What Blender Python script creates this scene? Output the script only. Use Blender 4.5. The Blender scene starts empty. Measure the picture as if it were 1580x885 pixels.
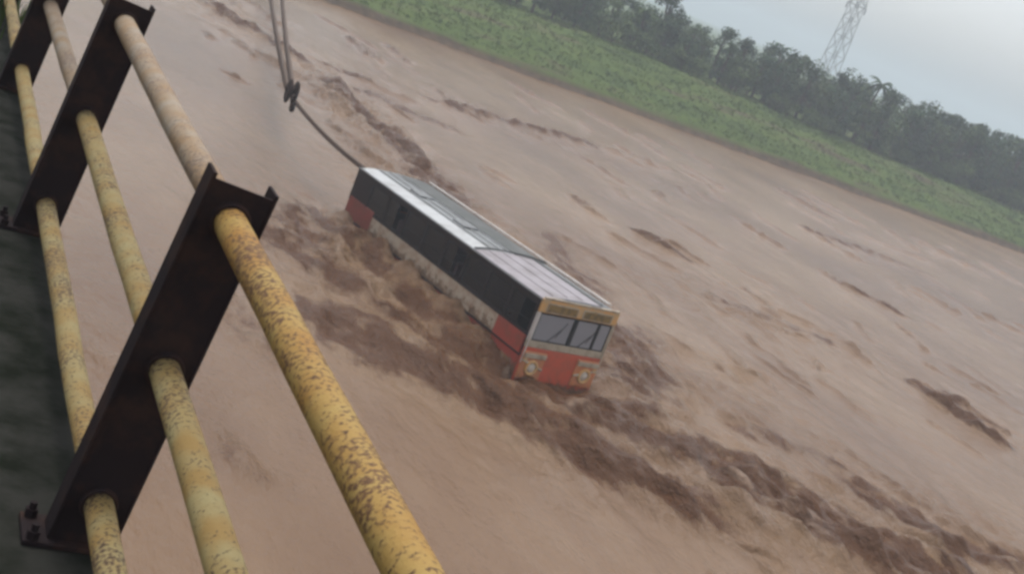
import bpy, bmesh, math, random
import numpy as np
from mathutils import Vector, Matrix

sc = bpy.context.scene
R = math.radians
H = 9.3                      # eye height over the water (water = z 0)

# ------------------------------------------------------------------ camera
cam_d = bpy.data.cameras.new('camera')
cam = bpy.data.objects.new('camera', cam_d)
sc.collection.objects.link(cam)
right = Vector((0.8601862, -0.3509876, 0.3699829))
down = Vector((0.2378911, -0.3655608, -0.8998739))
fwd = Vector((0.4510958, 0.8620748, -0.2309535))
m = Matrix((right, -down, -fwd)).transposed().to_4x4()
m.translation = (0, 0, H)
cam.matrix_world = m
cam_d.sensor_fit = 'HORIZONTAL'
cam_d.angle = 2 * math.atan(790 / 2100)
cam_d.clip_start = 0.05
cam_d.clip_end = 6000
sc.camera = cam

# ------------------------------------------------------------------ world, sun, exposure
SUN_EL, SUN_AZ = R(72), R(10)          # azimuth measured from +Y towards +X
w = bpy.data.worlds.new('World'); sc.world = w; w.use_nodes = True
wn = w.node_tree; wn.nodes.clear()
sky = wn.nodes.new('ShaderNodeTexSky'); sky.sky_type = 'NISHITA'; sky.sun_disc = False
sky.sun_elevation = SUN_EL; sky.sun_rotation = SUN_AZ
sky.air_density = 1.0; sky.dust_density = 3.0; sky.ozone_density = 1.0
hs = wn.nodes.new('ShaderNodeHueSaturation'); hs.inputs['Saturation'].default_value = 0.26
bg = wn.nodes.new('ShaderNodeBackground'); bg.inputs['Strength'].default_value = 0.15
wo = wn.nodes.new('ShaderNodeOutputWorld')
wn.links.new(sky.outputs[0], hs.inputs['Color']); wn.links.new(hs.outputs[0], bg.inputs[0]); wn.links.new(bg.outputs[0], wo.inputs[0])
sd = bpy.data.lights.new('sun', 'SUN'); sd.energy = 0.9; sd.angle = R(25); sd.color = (1, 0.96, 0.9)
so = bpy.data.objects.new('sun', sd); sc.collection.objects.link(so)
sv = Vector((math.cos(SUN_EL) * math.sin(SUN_AZ), math.cos(SUN_EL) * math.cos(SUN_AZ), math.sin(SUN_EL)))
so.rotation_euler = sv.to_track_quat('Z', 'Y').to_euler()
so.location = (40, 20, 60)
sc.view_settings.view_transform = 'Standard'; sc.view_settings.look = 'None'
sc.view_settings.exposure = 0.6; sc.view_settings.gamma = 1.0
sc.render.engine = 'CYCLES'
sc.cycles.max_bounces = 6; sc.cycles.diffuse_bounces = 3; sc.cycles.glossy_bounces = 3
sc.cycles.volume_bounces = 2; sc.cycles.transparent_max_bounces = 8
sc.cycles.use_denoising = True
sc.cycles.filter_width = 3.1           # the photograph is a soft, low-resolution phone frame

# ------------------------------------------------------------------ helpers
C = sc.collection

def V(*a): return Vector(a)

def link(name, me, mat=None, parent=None, smooth=False):
    if isinstance(me, bmesh.types.BMesh):
        bm = me; me = bpy.data.meshes.new(name); bm.to_mesh(me); bm.free()
    o = bpy.data.objects.new(name, me); C.objects.link(o)
    if mat is not None and not me.materials: me.materials.append(mat)
    if smooth:
        for p in me.polygons: p.use_smooth = True
    if parent is not None: o.parent = parent
    return o

def tag(o, label=None, cat=None, group=None, kind=None):
    if label: o['label'] = label
    if cat: o['category'] = cat
    if group: o['group'] = group
    if kind: o['kind'] = kind
    return o

def empty(name, loc=(0, 0, 0), rot=(0, 0, 0)):
    o = bpy.data.objects.new(name, None); C.objects.link(o)
    o.location = loc; o.rotation_euler = rot; o.empty_display_size = 0.2
    return o

def copy_tree(o, parent=None):
    c = o.copy(); C.objects.link(c)
    if parent is not None: c.parent = parent
    for ch in list(o.children): copy_tree(ch, c)
    return c

def box(bm, x0, x1, y0, y1, z0, z1, bev=0.0):
    vs = [bm.verts.new((x, y, z)) for x in (x0, x1) for y in (y0, y1) for z in (z0, z1)]
    fs = [(0, 1, 3, 2), (4, 6, 7, 5), (0, 4, 5, 1), (2, 3, 7, 6), (0, 2, 6, 4), (1, 5, 7, 3)]
    faces = [bm.faces.new([vs[i] for i in f]) for f in fs]
    if bev > 0:
        es = list({e for f in faces for e in f.edges})
        bmesh.ops.bevel(bm, geom=es, offset=bev, segments=2, affect='EDGES', profile=0.5)
    return bm

def nb(): return bmesh.new()

def bxo(name, mat, parent, x0, x1, y0, y1, z0, z1, bev=0.0):
    bm = nb(); box(bm, x0, x1, y0, y1, z0, z1, bev); return link(name, bm, mat, parent)

def tube(bm, pts, rad, n=8, cap=True):
    pts = [Vector(p) for p in pts]; rings = []
    if not hasattr(rad, '__len__'): rad = [rad] * len(pts)
    for i, p in enumerate(pts):
        a = pts[max(i - 1, 0)]; b = pts[min(i + 1, len(pts) - 1)]
        t = (b - a).normalized()
        u = t.cross(Vector((0, 0, 1)))
        if u.length < 1e-3: u = t.cross(Vector((1, 0, 0)))
        u.normalize(); v = t.cross(u)
        rings.append([bm.verts.new(p + rad[i] * (math.cos(2 * math.pi * k / n) * u + math.sin(2 * math.pi * k / n) * v)) for k in range(n)])
    for r0, r1 in zip(rings, rings[1:]):
        for k in range(n): bm.faces.new([r0[k], r0[(k + 1) % n], r1[(k + 1) % n], r1[k]])
    if cap:
        bm.faces.new(rings[0][::-1]); bm.faces.new(rings[-1])
    bmesh.ops.recalc_face_normals(bm, faces=bm.faces)
    return bm

def lathe_x(bm, prof, c, n=20):
    """rings about the X axis at c: prof = [(x, r), ...]"""
    rings = [[bm.verts.new((c[0] + x, c[1] + r * math.cos(2 * math.pi * k / n), c[2] + r * math.sin(2 * math.pi * k / n))) for k in range(n)] for x, r in prof]
    for r0, r1 in zip(rings, rings[1:]):
        for k in range(n): bm.faces.new([r0[k], r0[(k + 1) % n], r1[(k + 1) % n], r1[k]])
    bm.faces.new(rings[0][::-1]); bm.faces.new(rings[-1])
    bmesh.ops.recalc_face_normals(bm, faces=bm.faces)
    return bm

# ---- noise
rs = np.random.RandomState(7)
PERM = np.concatenate([rs.permutation(256)] * 2)
GA = rs.rand(256) * 2 * np.pi
GX, GY = np.cos(GA), np.sin(GA)
def perlin(x, y):
    xi = np.floor(x).astype(int); yi = np.floor(y).astype(int)
    xf = x - xi; yf = y - yi; xi &= 255; yi &= 255
    u = xf ** 3 * (xf * (xf * 6 - 15) + 10); v = yf ** 3 * (yf * (yf * 6 - 15) + 10)
    def g(ix, iy, dx, dy):
        h = PERM[PERM[ix & 255] + (iy & 255)]; return GX[h] * dx + GY[h] * dy
    a = g(xi, yi, xf, yf); b = g(xi + 1, yi, xf - 1, yf); c = g(xi, yi + 1, xf, yf - 1); d = g(xi + 1, yi + 1, xf - 1, yf - 1)
    return (a + u * (b - a)) + v * ((c + u * (d - c)) - (a + u * (b - a)))

def grid_mesh(name, xs, ys, zf):
    X, Y = np.meshgrid(xs, ys)
    Z = zf(X, Y)
    nx, ny = len(xs), len(ys)
    co = np.stack([X, Y, Z], -1).reshape(-1, 3)
    i = np.arange(nx * ny).reshape(ny, nx)
    q = np.stack([i[:-1, :-1], i[:-1, 1:], i[1:, 1:], i[1:, :-1]], -1).reshape(-1, 4)
    me = bpy.data.meshes.new(name)
    me.vertices.add(len(co)); me.vertices.foreach_set('co', co.astype(np.float32).ravel())
    me.loops.add(q.size); me.loops.foreach_set('vertex_index', q.astype(np.int32).ravel())
    me.polygons.add(len(q)); me.polygons.foreach_set('loop_start', np.arange(0, q.size, 4, dtype=np.int32))
    me.polygons.foreach_set('loop_total', np.full(len(q), 4, np.int32))
    me.polygons.foreach_set('use_smooth', np.ones(len(q), bool))
    me.update(); me.validate()
    return me, X, Y, Z

# ---- materials
def mat(name):
    mt = bpy.data.materials.new(name); mt.use_nodes = True
    nt = mt.node_tree; return mt, nt, nt.nodes['Principled BSDF']

def N(nt, t, **kw):
    n = nt.nodes.new(t)
    for k, v in kw.items():
        if k in n.inputs: n.inputs[k].default_value = v
        else: setattr(n, k, v)
    return n

def ramp(nt, fac, stops):
    r = nt.nodes.new('ShaderNodeValToRGB'); e = r.color_ramp.elements
    while len(e) < len(stops): e.new(0.5)
    for s, (p, c) in zip(e, stops): s.position = p; s.color = (*c, 1) if len(c) == 3 else c
    nt.links.new(fac, r.inputs[0]); return r

def paint(name, col, col2=None, scale=6.0, lo=0.5, hi=0.7, rough=0.5, bump=0.0, coord='Object', dirt=None, spec=0.5, metal=0.0):
    """paint with a second colour (dirt, rust) showing through in noise-shaped patches"""
    mt, nt, b = mat(name)
    tc = N(nt, 'ShaderNodeTexCoord')
    n1 = N(nt, 'ShaderNodeTexNoise', Scale=scale, Detail=6.0, Roughness=0.62)
    nt.links.new(tc.outputs[coord], n1.inputs['Vector'])
    c2 = col2 if col2 else tuple(c * 0.72 for c in col)
    r = ramp(nt, n1.outputs['Fac'], [(lo, col), (hi, c2)])
    nt.links.new(r.outputs[0], b.inputs['Base Color'])
    b.inputs['Roughness'].default_value = rough; b.inputs['Specular IOR Level'].default_value = spec
    b.inputs['Metallic'].default_value = metal
    if bump:
        bp = N(nt, 'ShaderNodeBump', Strength=bump, Distance=0.02); nt.links.new(n1.outputs['Fac'], bp.inputs['Height'])
        nt.links.new(bp.outputs[0], b.inputs['Normal'])
    return mt

def muddy(name, col, col2, z0, z1, scale=2.6):
    """paint caked with mud in splashes that get thicker low down on the body"""
    mt, nt, b = mat(name)
    tc = N(nt, 'ShaderNodeTexCoord'); sx = N(nt, 'ShaderNodeSeparateXYZ'); nt.links.new(tc.outputs['Object'], sx.inputs[0])
    n1 = N(nt, 'ShaderNodeTexNoise', Scale=scale, Detail=6.0, Roughness=0.65); n2 = N(nt, 'ShaderNodeTexNoise', Scale=scale * 1.7, Detail=8.0, Roughness=0.7)
    for n in (n1, n2): nt.links.new(tc.outputs['Object'], n.inputs['Vector'])
    c = ramp(nt, n1.outputs['Fac'], [(0.42, col), (0.7, col2)])
    mr = N(nt, 'ShaderNodeMapRange'); mr.inputs['From Min'].default_value = z1; mr.inputs['From Max'].default_value = z0; mr.inputs['To Min'].default_value = -0.32; mr.inputs['To Max'].default_value = 0.32
    nt.links.new(sx.outputs['Z'], mr.inputs['Value'])
    ad = N(nt, 'ShaderNodeMath', operation='ADD'); nt.links.new(mr.outputs[0], ad.inputs[0]); nt.links.new(n2.outputs['Fac'], ad.inputs[1])
    k = ramp(nt, ad.outputs[0], [(0.5, (0, 0, 0)), (0.62, (0.9, 0.9, 0.9))])
    mx = N(nt, 'ShaderNodeMix', data_type='RGBA'); nt.links.new(k.outputs[0], mx.inputs[0]); nt.links.new(c.outputs[0], mx.inputs[6]); mx.inputs[7].default_value = (0.15, 0.085, 0.045, 1)
    nt.links.new(mx.outputs[2], b.inputs['Base Color']); b.inputs['Roughness'].default_value = 0.5
    return mt

M = {}
M['post'] = paint('post_bitumen', (0.020, 0.014, 0.015), (0.052, 0.028, 0.020), 7, 0.48, 0.72, 0.8, 0.2, spec=0.1)
M['steel'] = paint('galvanised', (0.12, 0.12, 0.12), (0.07, 0.05, 0.04), 8, 0.45, 0.7, 0.5)
M['deck'] = paint('bridge_concrete', (0.030, 0.030, 0.026), (0.009, 0.011, 0.007), 6.0, 0.4, 0.65, 0.9, 0.4, spec=0.05)
M['pier'] = paint('pier_concrete', (0.22, 0.2, 0.17), (0.12, 0.1, 0.08), 1.2, 0.45, 0.7, 0.9, 0.3)
M['moss'] = paint('moss', (0.06, 0.1, 0.02), (0.03, 0.05, 0.015), 8, 0.4, 0.65, 0.95)
M['cream'] = paint('bus_cream', (0.46, 0.38, 0.28), (0.22, 0.15, 0.09), 2.8, 0.44, 0.68, 0.45)
M['white'] = paint('bus_white', (0.62, 0.58, 0.54), (0.38, 0.30, 0.24), 4, 0.5, 0.75, 0.45)
M['red'] = paint('bus_red', (0.48, 0.085, 0.04), (0.33, 0.085, 0.045), 2.5, 0.45, 0.75, 0.42)
M['maroon'] = paint('bus_maroon', (0.02, 0.009, 0.008), (0.014, 0.010, 0.009), 3, 0.45, 0.7, 0.6, spec=0.3)
M['orange'] = paint('bus_orange', (0.66, 0.36, 0.12), (0.50, 0.38, 0.22), 5, 0.45, 0.7, 0.5)
M['board'] = paint('board_olive', (0.26, 0.16, 0.045), (0.13, 0.09, 0.035), 7, 0.45, 0.6, 0.5)
M['silver'] = paint('roof_silver', (0.20, 0.21, 0.215), (0.12, 0.12, 0.115), 1.6, 0.42, 0.68, 0.5)
M['lavender'] = paint('roof_white', (0.30, 0.27, 0.288), (0.19, 0.165, 0.165), 1.8, 0.45, 0.7, 0.5)
M['sheet'] = paint('roof_pale_sheet', (0.46, 0.47, 0.47), (0.30, 0.30, 0.29), 1.6, 0.45, 0.7, 0.45)  # palest roof tone, for the right-edge band and rear ribs
M['roofdark'] = paint('roof_dark', (0.055, 0.06, 0.055), (0.10, 0.10, 0.095), 2.2, 0.45, 0.7, 0.6)
M['rubber'] = paint('rubber', (0.02, 0.02, 0.02), (0.035, 0.033, 0.03), 5, 0.45, 0.7, 0.8, spec=0.3)
M['side_cream'] = muddy('bus_side_cream', (0.52, 0.44, 0.34), (0.34, 0.20, 0.12), 1.15, 1.9, 3.2)
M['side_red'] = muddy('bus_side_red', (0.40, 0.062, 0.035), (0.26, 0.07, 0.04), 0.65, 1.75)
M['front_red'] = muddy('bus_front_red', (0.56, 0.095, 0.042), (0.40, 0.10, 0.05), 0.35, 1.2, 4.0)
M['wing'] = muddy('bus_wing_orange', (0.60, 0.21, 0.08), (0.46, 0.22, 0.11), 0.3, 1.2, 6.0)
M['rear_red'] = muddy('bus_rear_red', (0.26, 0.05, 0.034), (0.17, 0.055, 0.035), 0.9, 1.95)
M['dark'] = paint('interior_dark', (0.02, 0.018, 0.018), (0.03, 0.025, 0.022), 3, 0.45, 0.7, 0.9, spec=0.2)
M['seat'] = paint('seat_vinyl', (0.07, 0.04, 0.045), (0.04, 0.03, 0.03), 5, 0.45, 0.7, 0.6)
M['rope'] = paint('rope', (0.13, 0.09, 0.065), (0.06, 0.04, 0.03), 30, 0.45, 0.6, 0.9)
M['iron'] = paint('iron', (0.022, 0.014, 0.010), (0.045, 0.022, 0.014), 14, 0.45, 0.65, 0.85, spec=0.12)
M['pylon'] = paint('pylon_steel', (0.34, 0.35, 0.36), (0.25, 0.25, 0.25), 1, 0.45, 0.7, 0.6)  # steel made paler, distance haze put into its colour
M['bark'] = paint('bark', (0.075, 0.055, 0.038), (0.04, 0.03, 0.022), 6, 0.4, 0.65, 0.95, 0.5)

def rusty_yellow(name, yel, rust, lo, hi):
    mt, nt, b = mat(name)
    tc = N(nt, 'ShaderNodeTexCoord'); oi = N(nt, 'ShaderNodeObjectInfo')
    ad = N(nt, 'ShaderNodeVectorMath', operation='ADD')
    nt.links.new(tc.outputs['Object'], ad.inputs[0]); nt.links.new(oi.outputs['Location'], ad.inputs[1])
    sp = N(nt, 'ShaderNodeTexNoise', Scale=110.0, Detail=5.0, Roughness=0.6)      # flaking specks
    bg_ = N(nt, 'ShaderNodeTexNoise', Scale=5.0, Detail=3.0)                     # where it flakes
    hue = N(nt, 'ShaderNodeTexNoise', Scale=11.0, Detail=3.0)
    for n in (sp, bg_, hue): nt.links.new(ad.outputs[0], n.inputs['Vector'])
    mx = N(nt, 'ShaderNodeMath', operation='MULTIPLY_ADD'); mx.inputs[1].default_value = 0.55
    nt.links.new(bg_.outputs['Fac'], mx.inputs[0]); nt.links.new(sp.outputs['Fac'], mx.inputs[2])
    sy_ = N(nt, 'ShaderNodeSeparateXYZ'); nt.links.new(tc.outputs['Object'], sy_.inputs[0])
    dy_ = N(nt, 'ShaderNodeMath', operation='SUBTRACT'); dy_.inputs[1].default_value = 0.99; nt.links.new(sy_.outputs['Y'], dy_.inputs[0])
    ab_ = N(nt, 'ShaderNodeMath', operation='ABSOLUTE'); nt.links.new(dy_.outputs[0], ab_.inputs[0])
    jr = N(nt, 'ShaderNodeMapRange'); jr.inputs['From Min'].default_value = 0.86; jr.inputs['From Max'].default_value = 0.99; jr.inputs['To Max'].default_value = 0.09
    nt.links.new(ab_.outputs[0], jr.inputs['Value'])
    mj = N(nt, 'ShaderNodeMath', operation='ADD'); nt.links.new(mx.outputs[0], mj.inputs[0]); nt.links.new(jr.outputs[0], mj.inputs[1])
    msk = ramp(nt, mj.outputs[0], [(lo, (0, 0, 0)), (hi, (1, 1, 1))])
    yc = ramp(nt, hue.outputs['Fac'], [(0.35, yel), (0.65, tuple(a * k for a, k in zip(yel, (0.92, 0.72, 0.5))))])
    rc = ramp(nt, sp.outputs['Fac'], [(0.5, rust), (0.75, tuple(a * 0.45 for a in rust))])
    mix = N(nt, 'ShaderNodeMix', data_type='RGBA')
    nt.links.new(msk.outputs[0], mix.inputs[0]); nt.links.new(yc.outputs[0], mix.inputs[6]); nt.links.new(rc.outputs[0], mix.inputs[7])
    nt.links.new(mix.outputs[2], b.inputs['Base Color'])
    b.inputs['Roughness'].default_value = 0.7; b.inputs['Specular IOR Level'].default_value = 0.3
    bp = N(nt, 'ShaderNodeBump', Strength=0.5, Distance=0.004); nt.links.new(mx.outputs[0], bp.inputs['Height']); nt.links.new(bp.outputs[0], b.inputs['Normal'])
    return mt
M['yellow'] = rusty_yellow('rail_yellow', (0.35, 0.235, 0.07), (0.15, 0.075, 0.03), 0.76, 0.88)
M['yellow_pale'] = rusty_yellow('rail_yellow_pale', (0.34, 0.275, 0.125), (0.13, 0.08, 0.045), 0.79, 0.90)
M['paler'] = rusty_yellow('rail_paler', (0.30, 0.25, 0.19), (0.20, 0.14, 0.10), 0.78, 0.95)  # paler, greyer pipe colour for the farther bays

def glass_mat():
    mt, nt, b = mat('bus_glass')
    b.inputs['Base Color'].default_value = (0.9, 0.92, 0.92, 1); b.inputs['Roughness'].default_value = 0.06
    b.inputs['IOR'].default_value = 1.45; b.inputs['Alpha'].default_value = 0.58
    b.inputs['Base Color'].default_value = (0.42, 0.41, 0.43, 1)  # pale grey puts the sky's reflection into the glass colour
    return mt
M['glass'] = glass_mat()
M['sideglass'] = paint('side_glass', (0.008, 0.008, 0.009), (0.02, 0.017, 0.016), 2.2, 0.5, 0.75, 0.2, spec=0.3)  # opaque near-black panes; the unlit interior is put into their colour
M['lens'] = paint('lamp_lens', (0.62, 0.54, 0.45), (0.10, 0.06, 0.04), 9, 0.5, 0.7, 0.15)

# ---- water
def water_mat():
    mt, nt, b = mat('flood_water')
    tc = N(nt, 'ShaderNodeTexCoord')
    mp = N(nt, 'ShaderNodeMapping'); mp.inputs['Scale'].default_value = (1.0, 0.42, 1.0); mp.inputs['Rotation'].default_value = (0, 0, R(-8))
    nt.links.new(tc.outputs['Object'], mp.inputs['Vector'])
    silt = N(nt, 'ShaderNodeTexNoise', Scale=0.16, Detail=6.0, Roughness=0.6)
    nt.links.new(mp.outputs[0], silt.inputs['Vector'])
    c = ramp(nt, silt.outputs['Fac'], [(0.32, (0.138, 0.073, 0.035)), (0.5, (0.184, 0.106, 0.054)), (0.68, (0.234, 0.147, 0.081))])
    pa = N(nt, 'ShaderNodeAttribute', attribute_name='churn_shade')
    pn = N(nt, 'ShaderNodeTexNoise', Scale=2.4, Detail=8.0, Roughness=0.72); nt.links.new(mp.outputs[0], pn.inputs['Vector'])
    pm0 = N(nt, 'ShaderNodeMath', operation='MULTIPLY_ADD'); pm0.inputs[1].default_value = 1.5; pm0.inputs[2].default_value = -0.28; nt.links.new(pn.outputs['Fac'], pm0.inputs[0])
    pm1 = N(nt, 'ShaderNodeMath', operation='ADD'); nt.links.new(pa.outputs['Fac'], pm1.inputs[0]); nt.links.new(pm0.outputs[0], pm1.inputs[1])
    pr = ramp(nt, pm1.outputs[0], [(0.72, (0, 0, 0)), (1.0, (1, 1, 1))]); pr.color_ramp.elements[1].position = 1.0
    pmx = N(nt, 'ShaderNodeMix', data_type='RGBA'); nt.links.new(pr.outputs[0], pmx.inputs[0]); nt.links.new(c.outputs[0], pmx.inputs[6]); pmx.inputs[7].default_value = (0.100, 0.044, 0.018, 1)  # dark wave faces and churned mud mixed into the base colour
    # froth: pale flecks, mostly where the water is broken (vertex attribute from the wave field)
    at = N(nt, 'ShaderNodeAttribute', attribute_name='froth')
    fl = N(nt, 'ShaderNodeTexNoise', Scale=2.6, Detail=7.0, Roughness=0.7)
    nt.links.new(mp.outputs[0], fl.inputs['Vector'])
    ml = N(nt, 'ShaderNodeMath', operation='MULTIPLY'); nt.links.new(fl.outputs['Fac'], ml.inputs[0]); nt.links.new(at.outputs['Fac'], ml.inputs[1])
    fm = ramp(nt, ml.outputs[0], [(0.38, (0, 0, 0)), (0.58, (0.85, 0.85, 0.85))])
    mix = N(nt, 'ShaderNodeMix', data_type='RGBA')
    nt.links.new(fm.outputs[0], mix.inputs[0]); nt.links.new(pmx.outputs[2], mix.inputs[6]); mix.inputs[7].default_value = (0.34, 0.235, 0.165, 1)
    nt.links.new(mix.outputs[2], b.inputs['Base Color'])
    b.inputs['IOR'].default_value = 1.33; b.inputs['Roughness'].default_value = 0.16; b.inputs['Specular IOR Level'].default_value = 0.42
    for sock, lo_, hi_ in (('Roughness', 0.16, 0.3), ('Specular IOR Level', 0.42, 0.28)):
        mr = N(nt, 'ShaderNodeMapRange'); mr.inputs['To Min'].default_value = lo_; mr.inputs['To Max'].default_value = hi_
        nt.links.new(pr.outputs[0], mr.inputs['Value']); nt.links.new(mr.outputs[0], b.inputs[sock])
    r1 = N(nt, 'ShaderNodeTexNoise', Scale=2.2, Detail=6.0, Roughness=0.7); nt.links.new(mp.outputs[0], r1.inputs['Vector'])
    r2 = N(nt, 'ShaderNodeTexNoise', Scale=5.5, Detail=4.0, Roughness=0.65); nt.links.new(mp.outputs[0], r2.inputs['Vector'])
    rr = N(nt, 'ShaderNodeMath', operation='MULTIPLY_ADD'); rr.inputs[1].default_value = 0.35; nt.links.new(r2.outputs['Fac'], rr.inputs[0]); nt.links.new(r1.outputs['Fac'], rr.inputs[2])
    am = N(nt, 'ShaderNodeMath', operation='ADD'); nt.links.new(pa.outputs['Fac'], am.inputs[0]); nt.links.new(at.outputs['Fac'], am.inputs[1])
    am2 = N(nt, 'ShaderNodeMath', operation='MULTIPLY_ADD'); am2.inputs[1].default_value = 0.9; am2.inputs[2].default_value = 0.28; nt.links.new(am.outputs[0], am2.inputs[0])
    hh = N(nt, 'ShaderNodeMath', operation='MULTIPLY'); nt.links.new(rr.outputs[0], hh.inputs[0]); nt.links.new(am2.outputs[0], hh.inputs[1])
    bp = N(nt, 'ShaderNodeBump', Strength=0.9, Distance=0.32); nt.links.new(hh.outputs[0], bp.inputs['Height'])
    nt.links.new(bp.outputs[0], b.inputs['Normal'])
    return mt
M['water'] = water_mat()

def ground_mat():
    mt, nt, b = mat('bank_ground')
    g = N(nt, 'ShaderNodeNewGeometry'); sx = N(nt, 'ShaderNodeSeparateXYZ'); nt.links.new(g.outputs['Position'], sx.inputs[0])
    mpg = N(nt, 'ShaderNodeMapping'); mpg.inputs['Scale'].default_value = (0.45, 1.5, 1.0); nt.links.new(g.outputs['Position'], mpg.inputs['Vector'])
    n1 = N(nt, 'ShaderNodeTexNoise', Scale=0.2, Detail=7.0, Roughness=0.65); nt.links.new(mpg.outputs[0], n1.inputs['Vector'])
    n2 = N(nt, 'ShaderNodeTexNoise', Scale=1.4, Detail=5.0, Roughness=0.65); nt.links.new(g.outputs['Position'], n2.inputs['Vector'])
    grass = ramp(nt, n1.outputs['Fac'], [(0.32, (0.042, 0.066, 0.016)), (0.46, (0.064, 0.100, 0.020)), (0.55, (0.080, 0.116, 0.026)), (0.66, (0.085, 0.072, 0.038))])
    mud = ramp(nt, n2.outputs['Fac'], [(0.35, (0.06, 0.042, 0.026)), (0.65, (0.115, 0.08, 0.05))])
    # bare eroded mud along the water's edge, an uneven strip by height
    hz = N(nt, 'ShaderNodeMath', operation='MULTIPLY_ADD'); hz.inputs[1].default_value = 1.5; hz.inputs[2].default_value = -0.75
    nt.links.new(n1.outputs['Fac'], hz.inputs[0])
    ad = N(nt, 'ShaderNodeMath', operation='ADD'); nt.links.new(sx.outputs['Z'], ad.inputs[0]); nt.links.new(hz.outputs[0], ad.inputs[1])
    fm = ramp(nt, ad.outputs[0], [(0.35, (0, 0, 0)), (0.75, (1, 1, 1))])
    mix = N(nt, 'ShaderNodeMix', data_type='RGBA'); nt.links.new(fm.outputs[0], mix.inputs[0]); nt.links.new(mud.outputs[0], mix.inputs[6]); nt.links.new(grass.outputs[0], mix.inputs[7])
    nt.links.new(mix.outputs[2], b.inputs['Base Color']); b.inputs['Roughness'].default_value = 0.95; b.inputs['Specular IOR Level'].default_value = 0.2
    bp = N(nt, 'ShaderNodeBump', Strength=0.35, Distance=0.3); nt.links.new(n2.outputs['Fac'], bp.inputs['Height']); nt.links.new(bp.outputs[0], b.inputs['Normal'])
    return mt
M['ground'] = ground_mat()

def leaf_mat(name, a, bcol):
    mt, nt, b = mat(name)
    g = N(nt, 'ShaderNodeNewGeometry'); oi = N(nt, 'ShaderNodeObjectInfo')
    r = ramp(nt, g.outputs['Random Per Island'], [(0.1, a), (0.9, bcol)])
    hv = N(nt, 'ShaderNodeHueSaturation')
    mr = N(nt, 'ShaderNodeMapRange'); mr.inputs['To Min'].default_value = 0.75; mr.inputs['To Max'].default_value = 1.25
    nt.links.new(oi.outputs['Random'], mr.inputs['Value']); nt.links.new(mr.outputs[0], hv.inputs['Value'])
    nt.links.new(r.outputs[0], hv.inputs['Color']); nt.links.new(hv.outputs[0], b.inputs['Base Color'])
    b.inputs['Roughness'].default_value = 0.7; b.inputs['Specular IOR Level'].default_value = 0.25
    return mt
M['leaf_dark'] = leaf_mat('leaf_dark', (0.020, 0.046, 0.018), (0.045, 0.088, 0.034))
M['leaf_mid'] = leaf_mat('leaf_mid', (0.035, 0.06, 0.018), (0.075, 0.12, 0.035))
M['leaf_bush'] = leaf_mat('leaf_bush', (0.045, 0.075, 0.02), (0.10, 0.145, 0.045))
def blade_mat():
    mt, nt, b = mat('grass_blade')
    g = N(nt, 'ShaderNodeNewGeometry')
    mpg = N(nt, 'ShaderNodeMapping'); mpg.inputs['Scale'].default_value = (0.45, 1.5, 1.0); nt.links.new(g.outputs['Position'], mpg.inputs['Vector'])
    n1 = N(nt, 'ShaderNodeTexNoise', Scale=0.2, Detail=7.0, Roughness=0.65); nt.links.new(mpg.outputs[0], n1.inputs['Vector'])
    mx = N(nt, 'ShaderNodeMath', operation='MULTIPLY_ADD'); mx.inputs[1].default_value = 0.12; nt.links.new(g.outputs['Random Per Island'], mx.inputs[0]); nt.links.new(n1.outputs['Fac'], mx.inputs[2])
    c = ramp(nt, mx.outputs[0], [(0.40, (0.055, 0.084, 0.020)), (0.52, (0.082, 0.122, 0.025)), (0.62, (0.10, 0.135, 0.034)), (0.72, (0.105, 0.088, 0.046))])
    nt.links.new(c.outputs[0], b.inputs['Base Color']); b.inputs['Roughness'].default_value = 0.8; b.inputs['Specular IOR Level'].default_value = 0.15
    return mt
M['blade'] = blade_mat()

# ------------------------------------------------------------------ bus frame (needed by the water too)
BUS_L, BUS_W = 9.7, 2.5
HEAD = R(-78.0)
FR = Vector((15.14, 27.21, 1.90))            # roof edge, front right-hand corner of the bus
ax = Vector((math.cos(HEAD), math.sin(HEAD), 0)); ay = Vector((-ax.y, ax.x, 0))   # forward, left
FC = FR + ay * BUS_W / 2                     # front centre at roof edge height
PITCH = math.asin(0.22 / BUS_L)

# ------------------------------------------------------------------ the river
def steps(a, b, f):
    out = [a]
    while out[-1] < b: out.append(out[-1] + f(out[-1]))
    return out
fx = steps(2.0, 108.0, lambda v: 0.085 if v < 28 else min(0.085 + (v - 28) * 0.005, 0.36))
fy = steps(12.0, 101.0, lambda v: 0.085 if v < 40 else min(0.085 + (v - 40) * 0.0055, 0.36))
gx = [-1600, -900, -500, -250, -120, -60, -30, -15, -7, -3, 0, 1.2] + fx + [112, 118, 130, 150, 180, 230, 300, 450, 700, 1100, 1600]
gy = [-600, -300, -150, -80, -40, -20, -10, -4, 1, 5, 8, 10, 11.2] + fy + [103]
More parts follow.
